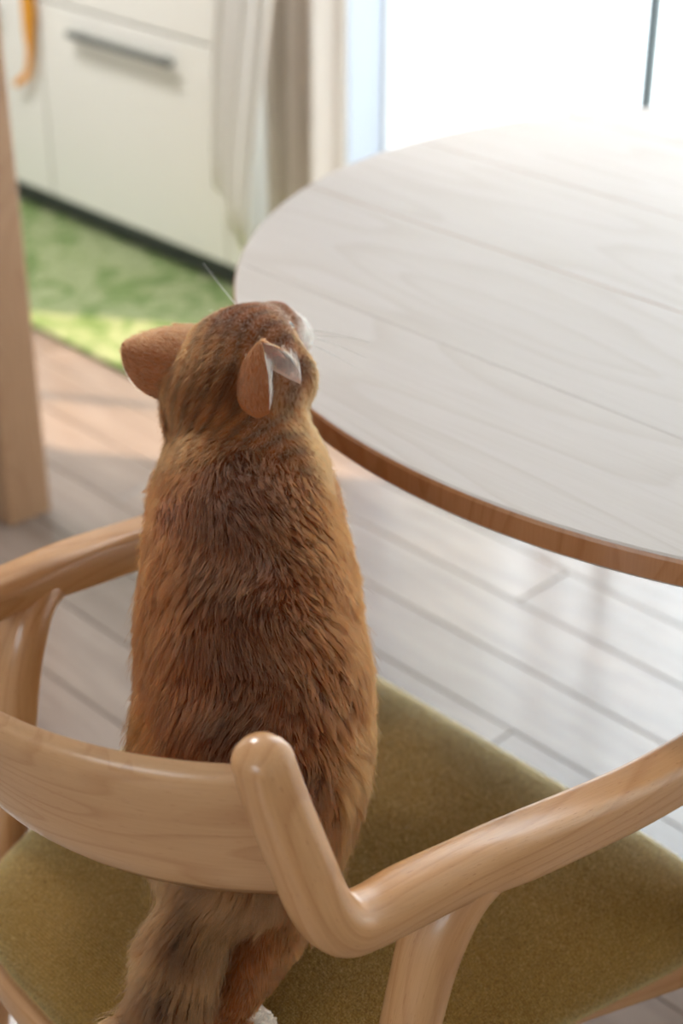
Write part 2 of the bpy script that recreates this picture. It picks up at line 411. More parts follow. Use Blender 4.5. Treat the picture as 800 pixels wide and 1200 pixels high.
# ------------------------------------------------------------------ curtains
def curtain(name, x0, x1, yc, z0, z1, folds, amp, mat, hem=None, n=140, nz=26, taper=None, seed=0):
    r = random.Random(seed); ph = [r.uniform(0, 6.28) for _ in range(4)]
    V = []; Fc = []
    for k in range(nz + 1):
        w = k / nz
        for i in range(n + 1):
            u = i / n
            zb = hem(u) if hem else z0
            z = zb + (z1 - zb) * w
            x = x0 + (x1 - x0) * u
            if taper: x = taper(u, z)
            a = amp * (1 - 0.45 * w)
            y = yc + a * math.sin(2 * math.pi * folds * u + ph[0] + 0.5 * math.sin(3.1 * w + ph[1])) + 0.3 * a * math.sin(2 * math.pi * folds * 2.3 * u + ph[2])
            V.append((x, y, z))
    for k in range(nz):
        for i in range(n):
            a = k * (n + 1) + i
            Fc.append((a, a + 1, a + n + 2, a + n + 1))
    o = pymesh(name, V, Fc, mat, None, True)
    sm = o.modifiers.new('thickness', 'SOLIDIFY'); sm.thickness = 0.0012
    return o
tag(curtain('curtain', -1.10, 1.32, 2.09, 0.03, 2.33, 17, 0.032, M['sheer'], seed=3, n=220), 'sheer white curtain drawn across the sunny side of the window', 'curtain')
tag(curtain('curtain', -1.67, -1.36, 2.14, 0.03, 2.33, 3, 0.012, M['voile'], seed=4), 'narrow strip of see-through white voile hanging at the window', 'curtain')
tag(curtain('curtain', -2.345, -2.165, 2.10, 0.02, 2.33, 2.6, 0.035, M['drape'], seed=5), 'beige drape gathered beside the window frame', 'curtain')
def lace_taper(u, z):
    # bunch that is wider at hand height and swings towards the cabinet lower down
    lx = np.interp(z, [0.15, 0.3, 0.5, 0.8, 2.33], [-2.385, -2.425, -2.415, -2.38, -2.38])
    rx = np.interp(z, [0.15, 0.3, 0.5, 0.7, 2.33], [-2.325, -2.305, -2.262, -2.225, -2.22])
    return lx + (rx - lx) * u
def lace_hem(u): return 0.165 + 0.14 * max(0, 1 - u / 0.55) ** 1.3
tag(curtain('curtain', 0, 1, 2.005, 0.17, 2.33, 3.2, 0.009, M['lace'], hem=lace_hem, taper=lace_taper, seed=9), 'short white lace curtain hanging bunched in front of the cabinet end', 'curtain')
wnd = empty('curtain_wand', (-1.475, 2.105, 0.25)); tag(wnd, 'thin blue-grey wand hanging in front of the voile strip', 'wand')
lathe('rod', [(0.008, 0.25), (0.0105, 0.27), (0.0105, 2.30), (0.006, 2.334)], (-1.475, 2.105), M['gasket'], wnd, 12)
lathe('grip', [(0.010, 0.20), (0.014, 0.21), (0.014, 0.30), (0.010, 0.32)], (-1.475, 2.105), M['gasket'], wnd, 12)
M['rail'] = plain('rail_white', srgb(225, 225, 222), 0.4, 0.5, 0.02)
tag(box('curtain_rail', (-2.45, 1.985, 2.335), (1.4, 2.125, 2.365), M['rail'], None, 0.006), 'white ceiling rail carrying the curtains', 'rail')

# ------------------------------------------------------------------ kitchen cabinets
CYF = 2.07
def cabinet_unit(x0, x1, label, group):
    t = empty('kitchen_cabinet', ((x0 + x1) / 2, 2.38, 0)); tag(t, label, 'cabinet', group)
    box('body', (x0, CYF + 0.022, 0.085), (x1, YK - 0.005, 0.85), M['cabinet_body'], t)
    box('toe_kick', (x0, CYF + 0.05, 0.0), (x1, CYF + 0.07, 0.085), M['toe'], t)
    for z0, z1, hz in ((0.075, 0.520, 0.472), (0.526, 0.845, 0.795)):
        d = box('drawer_front', (x0 + 0.002, CYF, z0), (x1 - 0.002, CYF + 0.02, z1), M['cabinet'], t, 0.0025)
        xm = (x0 + x1) / 2
        h = box('handle', (xm - 0.177, CYF - 0.024, hz - 0.0075), (xm + 0.177, CYF - 0.010, hz + 0.0075), M['handle'], d, 0.003)
        for s in (-0.14, 0.14):
            box('handle_post', (xm + s - 0.006, CYF - 0.011, hz - 0.006), (xm + s + 0.006, CYF + 0.001, hz + 0.006), M['handle'], d)
    return t
# drawer children keep world positions: parent inverse is taken from the drawer at the origin
cabinet_unit(-3.083, -2.463, 'cream two-drawer kitchen cabinet with long grey bar handle, beside the lace curtain', None)
cabinet_unit(-3.70, -3.085, 'cream kitchen cabinet behind the hanging orange ribbon', None)
tag(box('filler_panel', (-2.461, CYF, 0.075), (-2.410, YK - 0.005, 0.85), M['cabinet'], None, 0.002), 'narrow cream end panel closing the cabinet row by the curtain', 'panel')
tag(box('worktop', (-3.72, CYF - 0.02, 0.851), (-2.407, YK - 0.002, 0.881), M['counter'], None, 0.003), 'pale grey worktop on the cream cabinets', 'worktop')
# orange ribbon hanging at the joint of the two cabinets
rb = [(-3.10, CYF - 0.012, 0.56), (-3.100, CYF - 0.012, 0.50), (-3.105, CYF - 0.013, 0.45), (-3.108, CYF - 0.014, 0.40), (-3.125, CYF - 0.015, 0.35), (-3.175, CYF - 0.016, 0.318)]
sweep('ribbon', [p + (w, 0.002) for p, w in zip(rb, (0.022, 0.026, 0.020, 0.012, 0.010, 0.008))], M['ribbon'], None, 6, 10, up=(0, 1, 0.01))
tag(bpy.data.objects['ribbon'], 'orange and white ribbon dangling against the cream cabinet', 'ribbon')
# rug
rug = box('rug', (-3.75, 1.68, 0.0), (-1.98, 2.115, 0.011), M['rug'], None, 0.004)
tag(rug, 'mottled green mat on the floor along the cabinets', 'rug')
# wooden pillar at the edge of the kitchen
pil = empty('wooden_pillar', (-2.07, 1.23, 0)); tag(pil, 'square tan wooden pillar standing on the plank floor', 'pillar')
box('post', (-2.14, 1.192, 0.0), (-1.985, 1.272, ZC), M['pillar'], pil, 0.003)
box('base_trim', (-2.143, 1.186, 0.0), (-2.06, 1.192, 0.07), M['pillar'], pil, 0.002)

# ------------------------------------------------------------------ table
TC = np.array([-0.7547, 1.4232]); TR = 0.5997; TZ = 0.72; TT = 0.025
tb = empty('round_table', (TC[0], TC[1], 0)); tag(tb, 'round pale wooden dining table in front of the window', 'table')
seams = [-9.0] + [1.016 + 0.1088 * 2 * k - TC[1] for k in range(-1, 5)] + [9.0]
seams = [s for s in seams if abs(s) < TR - 0.02]
bands = [-TR] + seams + [TR]
for i in range(len(bands) - 1):
    a, b_ = bands[i], bands[i + 1]
    ga = 0.0006 if i > 0 else 0.0; gb = 0.0006 if i < len(bands) - 2 else 0.0
    ys = np.linspace(a + ga, b_ - gb, 25)
    if i == 0 or i == len(bands) - 2:
        tt = np.linspace(0, 1, 60) ** 2
        ys = a + ga + (b_ - gb - a - ga) * (tt if i == 0 else 1 - tt[::-1])
    half = np.sqrt(np.maximum(TR ** 2 - ys ** 2, 1e-8))
    ring = [(h, y) for h, y in zip(half, ys)] + [(-h, y) for h, y in zip(half[::-1], ys[::-1])]
    if i == 0: ring = ring[:-1]
    nR = len(ring); V = []; Fc = []
    for inset, z in ((0.004, TZ), (0.0015, TZ - 0.0012), (0.0, TZ - 0.004), (0.0, TZ - TT + 0.003), (0.003, TZ - TT)):
        for (x, y) in ring:
            r = math.hypot(x, y); q = (r - inset) / r if r > TR - 0.004 else 1.0
            V.append((TC[0] + x * q, TC[1] + y * q, z))
    for L in range(4):
        for j in range(nR):
            k = (j + 1) % nR
            Fc.append((L * nR + j, L * nR + k, (L + 1) * nR + k, (L + 1) * nR + j))
    Fc.append(tuple(range(nR))); Fc.append(tuple(range(4 * nR, 5 * nR))[::-1])
    o = pymesh('tabletop_board', V, Fc, M['table'], tb)
    o.data.materials.append(M['table_edge'])
    bm = bmesh.new(); bm.from_mesh(o.data); bmesh.ops.recalc_face_normals(bm, faces=bm.faces[:])
    for f in bm.faces:
        if abs(f.normal.z) < 0.6: f.material_index = 1
    bm.to_mesh(o.data); bm.free()
for a_ in (226, 346, 106):
    lx, ly = TC[0] + 0.535 * math.cos(math.radians(a_)), TC[1] + 0.535 * math.sin(math.radians(a_))
    lathe('leg', [(0.013, 0.0), (0.015, 0.004), (0.019, 0.3), (0.023, 0.6), (0.024, TZ - TT)], (lx, ly), M['table_edge'], tb, 24)
box('bearer', (TC[0] - 0.04, TC[1] - 0.36, 0.672), (TC[0] + 0.04, TC[1] + 0.36, TZ - TT), M['table_edge'], tb, 0.003)

# ------------------------------------------------------------------ chair
XC = -0.742
ch = empty('armchair', (XC, 0.66, 0)); tag(ch, 'pale beech armchair with olive fabric seat pulled up to the round table', 'chair')
def mir(rows, s): return [(XC + s * r[0],) + tuple(r[1:]) for r in rows]
ARM = [(0.198, 0.469, 0.756, 0.0165, 0.0185), (0.203, 0.473, 0.730, 0.0172, 0.0195), (0.215, 0.481, 0.685, 0.0180, 0.0200), (0.224, 0.488, 0.652, 0.0185, 0.0200),
       (0.229, 0.500, 0.633, 0.0190, 0.0195), (0.231, 0.520, 0.626, 0.0190, 0.0190), (0.233, 0.552, 0.623, 0.0190, 0.0190), (0.238, 0.600, 0.618, 0.0195, 0.0185),
       (0.244, 0.650, 0.610, 0.0195, 0.0180), (0.249, 0.710, 0.600, 0.0195, 0.0175), (0.253, 0.770, 0.591, 0.0195, 0.0170), (0.256, 0.840, 0.585, 0.020, 0.0165), (0.256, 0.905, 0.583, 0.020, 0.0155)]
LEG = [(0.222, 0.462, 0.006, 0.0125, 0.0125), (0.226, 0.492, 0.15, 0.0150, 0.0155), (0.228, 0.523, 0.30, 0.0170, 0.0180), (0.228, 0.552, 0.44, 0.0185, 0.0195),
       (0.230, 0.570, 0.53, 0.0185, 0.0205), (0.232, 0.583, 0.575, 0.0180, 0.0225), (0.237, 0.603, 0.602, 0.0170, 0.0200), (0.244, 0.640, 0.6105, 0.0165, 0.0130)]
FLEG = [(0.280, 0.884, 0.006, 0.0125, 0.0125), (0.280, 0.876, 0.2, 0.0155, 0.0155), (0.278, 0.868, 0.4, 0.0165, 0.017), (0.270, 0.862, 0.52, 0.0160, 0.017), (0.262, 0.860, 0.574, 0.0150, 0.017)]
for s in (1, -1):
    sweep('armrest', [r + (2.3 if r[1] < .53 else 2.8 if r[1] < .61 else 4.6,) for r in mir(ARM, s)], M['beech'], ch, 10, 32, up=(s * 1.0, 0, 0.02), ex=2.5)
    sweep('leg', mir(LEG, s), M['beech'], ch, 8, 28, up=(s * 1.0, 0, 0.02), ex=2.4, round_ends=(False, True))
    sweep('leg', mir(FLEG, s), M['beech'], ch, 8, 24, up=(s * 1.0, 0, 0.02), ex=2.4, round_ends=(False, False))
# curved backrest board between the posts
V = []; G = []; nu, nv = 60, 10
prof = []
th_ = 0.0085
for j in range(nv + 1):       # section going up: lower edge, belly, upper edge; then back down on the other face
    prof.append((-1, j / nv))
for j in range(nv + 1):
    prof.append((1, 1 - j / nv))
m_ = len(prof)
hw = 0.203
for i in range(nu + 1):
    a = -1 + 2 * i / nu
    x = a * hw
    for (sd, q) in prof:
        zt = 0.752 - 0.004 * (1 - a * a)
        zb = 0.634 - 0.012 * (1 - a * a)
        z = zb + (zt - zb) * q
        Rr = 0.285
        yb = 0.424 + (0.391 - 0.424) * q                       # leans back towards the top
        ycen = yb + Rr - math.sqrt(Rr ** 2 - x ** 2)
        dyx = x / math.sqrt(Rr ** 2 - x ** 2)
        nrm = np.array([-dyx, 1.0]) / math.hypot(dyx, 1)
        edge = math.sqrt(max(0.0, 1 - abs(2 * q - 1) ** 7))
        t = th_ * edge * (1.0 if q > 0.5 else 0.95)
        V.append((XC + x - sd * -1 * nrm[0] * t, ycen - sd * -1 * nrm[1] * t, z)); G.append((sd * 0.01 + 0.02, (q - 0.4) * 0.12, x))
Fc = []
for i in range(nu):
    for j in range(m_):
        k = (j + 1) % m_
        Fc.append((i * m_ + j, i * m_ + k, (i + 1) * m_ + k, (i + 1) * m_ + j))
Fc.append(tuple(range(m_))); Fc.append(tuple(range(nu * m_, (nu + 1) * m_))[::-1])
bk = pymesh('backrest', V, Fc, M['beech_board'], ch, True)
bk.data.attributes.new('grain', 'FLOAT_VECTOR', 'POINT').data.foreach_set('vector', np.array(G, np.float32).ravel())
bm = bmesh.new(); bm.from_mesh(bk.data); bmesh.ops.remove_doubles(bm, verts=bm.verts[:], dist=0.0002); bmesh.ops.recalc_face_normals(bm, faces=bm.faces[:]); bm.to_mesh(bk.data); bm.free()
bk.data.polygons.foreach_set('use_smooth', [True] * len(bk.data.polygons))

# seat pad outline: trapezoid with bowed back and rounded corners
def seat_outline(grow=0.0, n=160):
    pts = []
    for j in range(n):
        th = 2 * math.pi * j / n
        c, s_ = math.cos(th), math.sin(th)
        e = 2 / 8.0
        u = math.copysign(abs(c) ** e, c); v = math.copysign(abs(s_) ** e, s_)
        y = 0.682 + v * (0.232 + grow)
        hwid = (0.178 + (0.284 - 0.178) * ((v + 1) / 2)) + grow
        if v < 0: y += 0.022 * (u * u) * (-v)
        pts.append((XC + u * hwid, y))
    return pts
def seat_shell(name, layers, mat):
    V = []; Fc = []; n = 160
    for g, z in layers:
        for x, y in seat_outline(g): V.append((x, y, z))
    for L in range(len(layers) - 1):
        for j in range(n):
            k = (j + 1) % n; Fc.append((L * n + j, L * n + k, (L + 1) * n + k, (L + 1) * n + j))
    Fc.append(tuple(range(n))[::-1]); Fc.append(tuple(range((len(layers) - 1) * n, len(layers) * n)))
    return pymesh(name, V, Fc, mat, ch, True)
SZ = 0.442
cush = seat_shell('seat_cushion', [(-0.03, SZ - 0.064), (-0.005, SZ - 0.063), (0.0, SZ - 0.058), (0.004, SZ - 0.048), (0.003, SZ - 0.039), (-0.001, SZ - 0.031), (-0.008, SZ - 0.023), (-0.018, SZ - 0.0155), (-0.031, SZ - 0.009), (-0.047, SZ - 0.0045), (-0.066, SZ - 0.0015), (-0.09, SZ), (-0.12, SZ + 0.0005), (-0.14, SZ + 0.0005)], M['seat'])
def fuzz_on(o, count, length, radius, col, parent, ztop):
    me = o.data; me.calc_loop_triangles()
    tri = np.array([t.vertices[:] for t in me.loop_triangles]); Vv = np.array([v.co[:] for v in me.vertices])
    A_, B_, C_ = Vv[tri[:, 0]], Vv[tri[:, 1]], Vv[tri[:, 2]]; cr = np.cross(B_ - A_, C_ - A_); ar = np.linalg.norm(cr, axis=1)
    w_ = ar * (((A_ + B_ + C_)[:, 2] / 3) > ztop)
    pk = rng.choice(len(tri), count, p=w_ / w_.sum()); q1 = np.sqrt(rng.random(count))[:, None]; q2 = rng.random(count)[:, None]
    p0 = A_[pk] * (1 - q1) + B_[pk] * q1 * (1 - q2) + C_[pk] * q1 * q2
    nr = cr[pk] / ar[pk][:, None]; cen_ = Vv.mean(0)
    nr[np.einsum('ij,ij->i', nr, p0 - cen_) < 0] *= -1
    d_ = nr * .8 + rng.normal(size=(count, 3)) * .6; d_ /= np.linalg.norm(d_, axis=1)[:, None]
    L_ = length * rng.uniform(.5, 1.4, (count, 1)); bend = rng.normal(size=(count, 3)) * .35
    pp = np.stack([p0, p0 + d_ * L_ * .5, p0 + d_ * L_ * .9 + bend * L_ * .5], 1)
    cv = bpy.data.hair_curves.new('fabric_fuzz'); cv.add_curves([3] * count)
    cv.attributes['position'].data.foreach_set('vector', pp.astype(np.float32).ravel())
    r_ = cv.attributes.get('radius') or cv.attributes.new('radius', 'FLOAT', 'POINT'); r_.data.foreach_set('value', np.tile(np.array([1, .8, .3]) * radius, count).astype(np.float32))
    mz = bpy.data.materials.new('wool_fuzz'); mz.use_nodes = True; ntz = mz.node_tree; ntz.nodes.remove(ntz.nodes['Principled BSDF'])
    hz = N(ntz, 'ShaderNodeBsdfHairPrincipled', model='CHIANG', parametrization='COLOR'); hz.inputs['Color'].default_value = col; hz.inputs['Roughness'].default_value = .4
    ntz.links.new(hz.outputs[0], ntz.nodes['Material Output'].inputs[0]); cv.materials.append(mz)
    f_o = bpy.data.objects.new('fabric_fuzz', cv); COL.objects.link(f_o); f_o.parent = parent; f_o.matrix_parent_inverse = Matrix.Translation(-parent.location); tag(f_o, kind='stuff')
fuzz_on(cush, 240000, .0024, .00007, srgb(216, 176, 92), ch, SZ - 0.055)
def srail(name, key): return sweep(name, key, M['beech'], ch, 10, 20, up=(0, 0, 1), ex=4, round_ends=(False, False))
ZR = SZ - 0.079
srail('seat_rail', [(XC - 0.226, 0.520, ZR, 0.011, 0.017), (XC - 0.15, 0.470, ZR, 0.011, 0.017), (XC, 0.452, ZR, 0.011, 0.017), (XC + 0.15, 0.470, ZR, 0.011, 0.017), (XC + 0.226, 0.520, ZR, 0.011, 0.017)])
srail('seat_rail', [(XC - 0.26, 0.862, ZR, 0.011, 0.017), (XC, 0.868, ZR, 0.011, 0.017), (XC + 0.26, 0.862, ZR, 0.011, 0.017)])
for s in (1, -1):
    srail('seat_rail', [(XC + s * 0.178, 0.505, ZR, 0.011, 0.017), (XC + s * 0.200, 0.70, ZR, 0.011, 0.017), (XC + s * 0.256, 0.862, ZR, 0.011, 0.017)])

#CAT
# ------------------------------------------------------------------ cat
# skeleton chains: rows of (point, radius); each sample also keeps the direction in which the fur lies, its length and a region
def smooth_min(a, b, k):
    h = np.clip(0.5 + 0.5 * (b - a) / k, 0, 1)
    return b * (1 - h) + a * h - k * h * (1 - h)

CH_P, CH_D, CH_L, CH_R, CH_T = [], [], [], [], []     # chain samples for the fur: point, lay direction, length, region, position along
def chain(pts, rad, flen, region, n=8, flip=False):
    K = catmull(np.c_[np.array(pts, float), np.array(rad, float), np.array(flen, float)], n)
    T = np.gradient(K[:, :3], axis=0); T /= np.linalg.norm(T, axis=1)[:, None]
    for i in range(len(K)):
        CH_P.append(K[i, :3]); CH_D.append(-T[i] if flip else T[i]); CH_L.append(K[i, 4]); CH_R.append(region); CH_T.append(i / (len(K) - 1))
    return K[:, :4]

back_away = CF - 0.0
vent = -CU * 0.55 + CF * 0.83; vent /= np.linalg.norm(vent)         # towards the belly
body_px = [(284, 580, 1.212, .060), (285, 612, 1.207, .066), (288, 650, 1.200, .072), (292, 730, 1.180, .077), (297, 815, 1.158, .079), (294, 880, 1.142, .078), (288, 935, 1.128, .070), (281, 985, 1.116, .056)]
body = chain([P(a, b, c) for a, b, c, r in body_px], [r for *_, r in body_px], [.011, .013, .015, .015, .015, .016, .016, .016], 0)
bell_px = [(290, 560, 1.255, .052), (292, 650, 1.262, .060), (297, 740, 1.240, .064), (300, 830, 1.212, .066), (292, 910, 1.180, .058)]
belly = chain([P(a, b, c) for a, b, c, r in bell_px], [r for *_, r in bell_px], [.013] * 5, 0)
# head frame: right, up, nose directions
def camv(r, u, a): v = r * RGT + u * CU + a * CF; return v / np.linalg.norm(v)
HN = camv(.39, .77, .51); HR = camv(.88, -.25, -.38); HR = HR - HN * np.dot(HR, HN); HR /= np.linalg.norm(HR)
HU = np.cross(HR, HN)
HC = P(276, 446, 1.236)
def hp(r, u, n): return HC + HR * r + HU * u + HN * n
head = [(hp(0, 0, -.008), (.0500, .050, .052)), (hp(0, .002, .018), (.044, .043, .044))]
extra = [(hp(.025, -.016, .022), .0285), (hp(-.025, -.016, .022), .0285), (hp(0, .004, .046), .0235), (hp(0, -.012, .058), .0235), (hp(.013, -.016, .064), .0190), (hp(-.013, -.016, .064), .0190),
         (hp(0, -.027, .052), .0145), (hp(0, -.004, .074), .0105), (hp(0, -.03, .02), .034)]
neck = chain([hp(0, -.012, -.02), P(282, 492, 1.236), P(283, 540, 1.228), P(285, 600, 1.220)], [.048, .0495, .0525, .056], [.009, .011, .012, .012], 1, 6)
chain([hp(0, .01, .078), hp(0, .03, .04), hp(0, .04, 0), hp(0, .03, -.04)], [.01] * 4, [.003, .0045, .006, .008], 2, 6)      # lay of the head fur only
chain([hp(.02, -.02, .07), hp(.04, -.015, .03), hp(.045, -.01, -.02)], [.01] * 3, [.003, .005, .008], 2, 6)
chain([hp(-.02, -.02, .07), hp(-.04, -.015, .03), hp(-.045, -.01, -.02)], [.01] * 3, [.003, .005, .008], 2, 6)
chain([hp(0, -.035, .06), hp(0, -.055, .02), hp(0, -.06, -.02)], [.01] * 3, [.003, .005, .008], 2, 6)
# hind legs
SEATZ = 0.442
def onseat(x, y, z=SEATZ):
    r = P(x, y, 1.0) - CAMP; return CAMP + r * ((z - H) / r[2])
pawR = onseat(270, 1222, SEATZ + .014)
hl = chain([P(322, 912, 1.150), P(322, 990, 1.165), P(318, 1055, 1.150), P(300, 1118, 1.126), P(276, 1168, 1.122), pawR - np.array([.012, .012, -.012]), pawR, pawR + np.array([-.004, .022, 0])],
           [.050, .043, .034, .0225, .0155, .0150, .0165, .0140], [.018, .017, .014, .009, .007, .006, .005, .004], 3)
pawL = onseat(226, 1160, SEATZ + .014)
hl2 = chain([P(254, 912, 1.150), P(256, 985, 1.175), P(254, 1045, 1.180), P(240, 1100, 1.165), P(230, 1135, 1.165), pawL - np.array([.012, .012, -.012]), pawL, pawL + np.array([-.012, .020, 0])],
            [.050, .043, .034, .0225, .0155, .0150, .0165, .0140], [.018, .017, .014, .009, .007, .006, .005, .004], 3)
# forelegs reach up to the table edge
fR = chain([P(322, 600, 1.262), P(338, 610, 1.320), P(345, 570, 1.395), np.array([-.958, .822, .728]), np.array([-.970, .856, TZ + .0165]), np.array([-.978, .878, TZ + .0145])],
           [.042, .030, .0205, .0150, .0160, .0135], [.014, .010, .007, .006, .004, .004], 3)
fL = chain([P(246, 600, 1.262), P(246, 605, 1.325), P(262, 560, 1.400), np.array([-1.005, .822, .728]), np.array([-1.016, .860, TZ + .0165]), np.array([-1.024, .882, TZ + .0145])],
           [.042, .030, .0205, .0150, .0160, .0135], [.014, .010, .007, .006, .004, .004], 3)
toes = []
for pw, d in ((pawR + np.array([-.004, .022, 0]), np.array([-.25, .97, 0])), (pawL + np.array([-.012, .020, 0]), np.array([-.5, .86, 0])), (np.array([-.978, .878, TZ + .0145]), np.array([-.35, .93, 0])), (np.array([-1.024, .882, TZ + .0145]), np.array([-.35, .93, 0]))):
    sd = np.array([d[1], -d[0], 0])
    for q in (-1.35, -.45, .45, 1.35): toes.append((pw + sd * q * .0082 + d * (.008 - .002 * abs(q)) - np.array([0, 0, .003]), .0078))
# tail: down behind the backrest, over the back of the seat
tl = chain([P(272, 985, 1.120), P(252, 1030, 1.106), P(228, 1085, 1.098), P(207, 1145, 1.102), P(188, 1205, 1.108), np.array([-.652, .432, .455]), np.array([-.655, .405, .405]), np.array([-.665, .392, .335]), np.array([-.680, .394, .265]), np.array([-.690, .402, .225])],
           [.027, .0245, .0245, .0245, .0245, .0235, .022, .020, .016, .009], [.018, .020, .022, .023, .023, .022, .022, .022, .022, .020], 4)

RES = 0.0042
allp = np.vstack([k[:, :3] for k in (body, belly, neck, hl, hl2, fR, fL, tl)] + [np.array([h[0] for h in head])])
lo = allp.min(0) - .10; hi = allp.max(0) + .10
dims = np.ceil((hi - lo) / RES).astype(int) + 1
FLD = np.full(dims, 0.2, np.float32)
ax = [lo[i] + RES * np.arange(dims[i]) for i in range(3)]
def add_ball(fld, c, r, k, sc=None, axes=None):
    pad = r + 0.06 if sc is None else max(sc) + 0.06
    i0 = np.maximum(((c - pad - lo) / RES).astype(int), 0); i1 = np.minimum(((c + pad - lo) / RES).astype(int) + 2, dims)
    sl = tuple(slice(i0[i], i1[i]) for i in range(3))
    X, Y, Z = np.meshgrid(ax[0][sl[0]] - c[0], ax[1][sl[1]] - c[1], ax[2][sl[2]] - c[2], indexing='ij')
    if sc is None:
        d = np.sqrt(X * X + Y * Y + Z * Z) - r
    else:
        q = [(X * a[0] + Y * a[1] + Z * a[2]) / s for a, s in zip(axes, sc)]
        k0 = np.sqrt(q[0] ** 2 + q[1] ** 2 + q[2] ** 2); k1 = np.sqrt((q[0] / sc[0]) ** 2 + (q[1] / sc[1]) ** 2 + (q[2] / sc[2]) ** 2) + 1e-9
        d = k0 * (k0 - 1) / k1
    cur = fld[sl]
    fld[sl] = smooth_min(cur, d.astype(np.float32), k) if k > 0 else np.minimum(cur, d)
def chain_field(Ks):
    f = np.full(dims, 0.2, np.float32)
    for K in Ks:
        for row in K: add_ball(f, row[:3], row[3], 0)
    return f
def blend(a, b, k): return smooth_min(a, b, k)
FLD = blend(chain_field([body]), chain_field([belly]), .05)
hf = np.full(dims, 0.2, np.float32)
for c, sc in head: add_ball(hf, c, 0, .012, sc, (HR, HU, HN))
for c, r in extra: add_ball(hf, c, r, .010)
FLD = blend(FLD, chain_field([neck]), .010)
FLD = blend(FLD, hf, .012)
for K in (hl, hl2): FLD = blend(FLD, chain_field([K]), .022)
for K in (fR, fL): FLD = blend(FLD, chain_field([K]), .020)
FLD = blend(FLD, chain_field([tl]), .014)
for c, r in toes: add_ball(FLD, c, r, .004)

def surface_nets(F, lo, h):
    ins = F < 0
    n = np.array(F.shape)
    corners = [(i, j, k) for i in (0, 1) for j in (0, 1) for k in (0, 1)]
    cnt = np.zeros(n - 1, np.int8)
    for (i, j, k) in corners: cnt += ins[i:n[0] - 1 + i, j:n[1] - 1 + j, k:n[2] - 1 + k]
    act = (cnt > 0) & (cnt < 8)
    idx = np.argwhere(act); vid = -np.ones(n - 1, np.int64); vid[act] = np.arange(len(idx))
    acc = np.zeros((len(idx), 3)); num = np.zeros(len(idx))
    for a in corners:
        for d in range(3):
            if a[d] == 1: continue
            b = list(a); b[d] = 1
            fa = F[idx[:, 0] + a[0], idx[:, 1] + a[1], idx[:, 2] + a[2]]; fb = F[idx[:, 0] + b[0], idx[:, 1] + b[1], idx[:, 2] + b[2]]
            m = (fa < 0) != (fb < 0)
            t = np.where(m, fa / np.where(m, fa - fb, 1), 0)
            p = np.array(a, float)[None] + 0 * t[:, None]; p = np.repeat(p, 1, 0).copy(); p[:, d] += t
            acc[m] += p[m]; num[m] += 1
    V = lo + h * (idx + acc / num[:, None])
    Q = []
    for d in range(3):
        e = [1, 1, 1]; e[d] = 0
        sl = [slice(1, n[i] - 1) for i in range(3)]; sl[d] = slice(0, n[d] - 1)
        A = ins[tuple(sl)]; sl2 = list(sl); sl2[d] = slice(1, n[d]); B = ins[tuple(sl2)]
        for flag in (True, False):
            w = np.argwhere((A != B) & (A == flag))
            if not len(w): continue
            base = w.copy()
            for i in range(3):
                if i != d: base[:, i] += 1
            u, v = [(1, 2), (2, 0), (0, 1)][d]
            def g(du, dv):
                q = base.copy(); q[:, u] -= du; q[:, v] -= dv
                return vid[q[:, 0], q[:, 1], q[:, 2]]
            quad = np.stack([g(1, 1), g(0, 1), g(0, 0), g(1, 0)], 1)
            Q.append(quad if flag else quad[:, ::-1])
    return V, np.vstack(Q)
CV, CQ = surface_nets(FLD, lo, RES)

# ears: curved half-cone shells with thickness, rooted inside the skull
def ear(arc, tip, inner_dir, nt_=14, na=22, th=0.0022):
    arc = catmull(arc, 8); s = np.linspace(0, len(arc) - 1, na); A = np.array([[np.interp(q, range(len(arc)), arc[:, i]) for i in range(3)] for q in s])
    tip = np.asarray(tip); mid = A.mean(0); rows = []
    for j in range(nt_ + 1):
        t = j / nt_
        w = (1 - t ** 1.9) ** 0.75 if t < 1 else 0.0
        w = max(w, 0.02)
        cen = mid + (tip - mid) * t
        rows.append(cen + (A - mid) * w)
    outer = np.array(rows)                                        # nt+1, na, 3
    du = np.gradient(outer, axis=1); dv = np.gradient(outer, axis=0)
    nn = np.cross(du, dv); nn /= np.linalg.norm(nn, axis=2)[..., None] + 1e-9
    flip = np.sum(nn * (outer.mean(1, keepdims=True) - outer)) < 0
    if flip: nn = -nn
    tap = np.ones((nt_ + 1, na, 1)); tap[:, 0] = tap[:, -1] = 0.25; tap[-1] = 0.3
    inner = outer + nn * th * tap
    V = np.vstack([outer.reshape(-1, 3), inner.reshape(-1, 3)]); Q = []; off = (nt_ + 1) * na
    for j in range(nt_):
        for i in range(na - 1):
            a = j * na + i
            Q.append((a, a + 1, a + na + 1, a + na)); Q.append((off + a, off + a + na, off + a + na + 1, off + a + 1))
        for i in (0, na - 1):
            a = j * na + i; Q.append((a, a + na, off + a + na, off + a))
    for i in range(na - 1): a = nt_ * na + i; Q.append((a, a + 1, off + a + 1, off + a))
    if not flip: Q = [q[::-1] for q in Q]
    return V, Q, off, outer, nn
RX, RUP = RGT, CU
earR = ear([P(315, 485, 1.164), P(300, 490, 1.164), P(281, 476, 1.174), P(278, 450, 1.188), P(304, 428, 1.188), P(352, 450, 1.184)], P(307, 403, 1.168), camv(.8, .1, .5))
earL = ear([P(190, 470, 1.240), P(200, 458, 1.222), P(216, 430, 1.205), P(232, 405, 1.212), P(246, 388, 1.236), P(250, 384, 1.262)], P(143, 402, 1.232), camv(-.5, .35, .6))
meshV = CV; meshQ = [tuple(q) for q in CQ]; ear_in = []
ear_rng = []
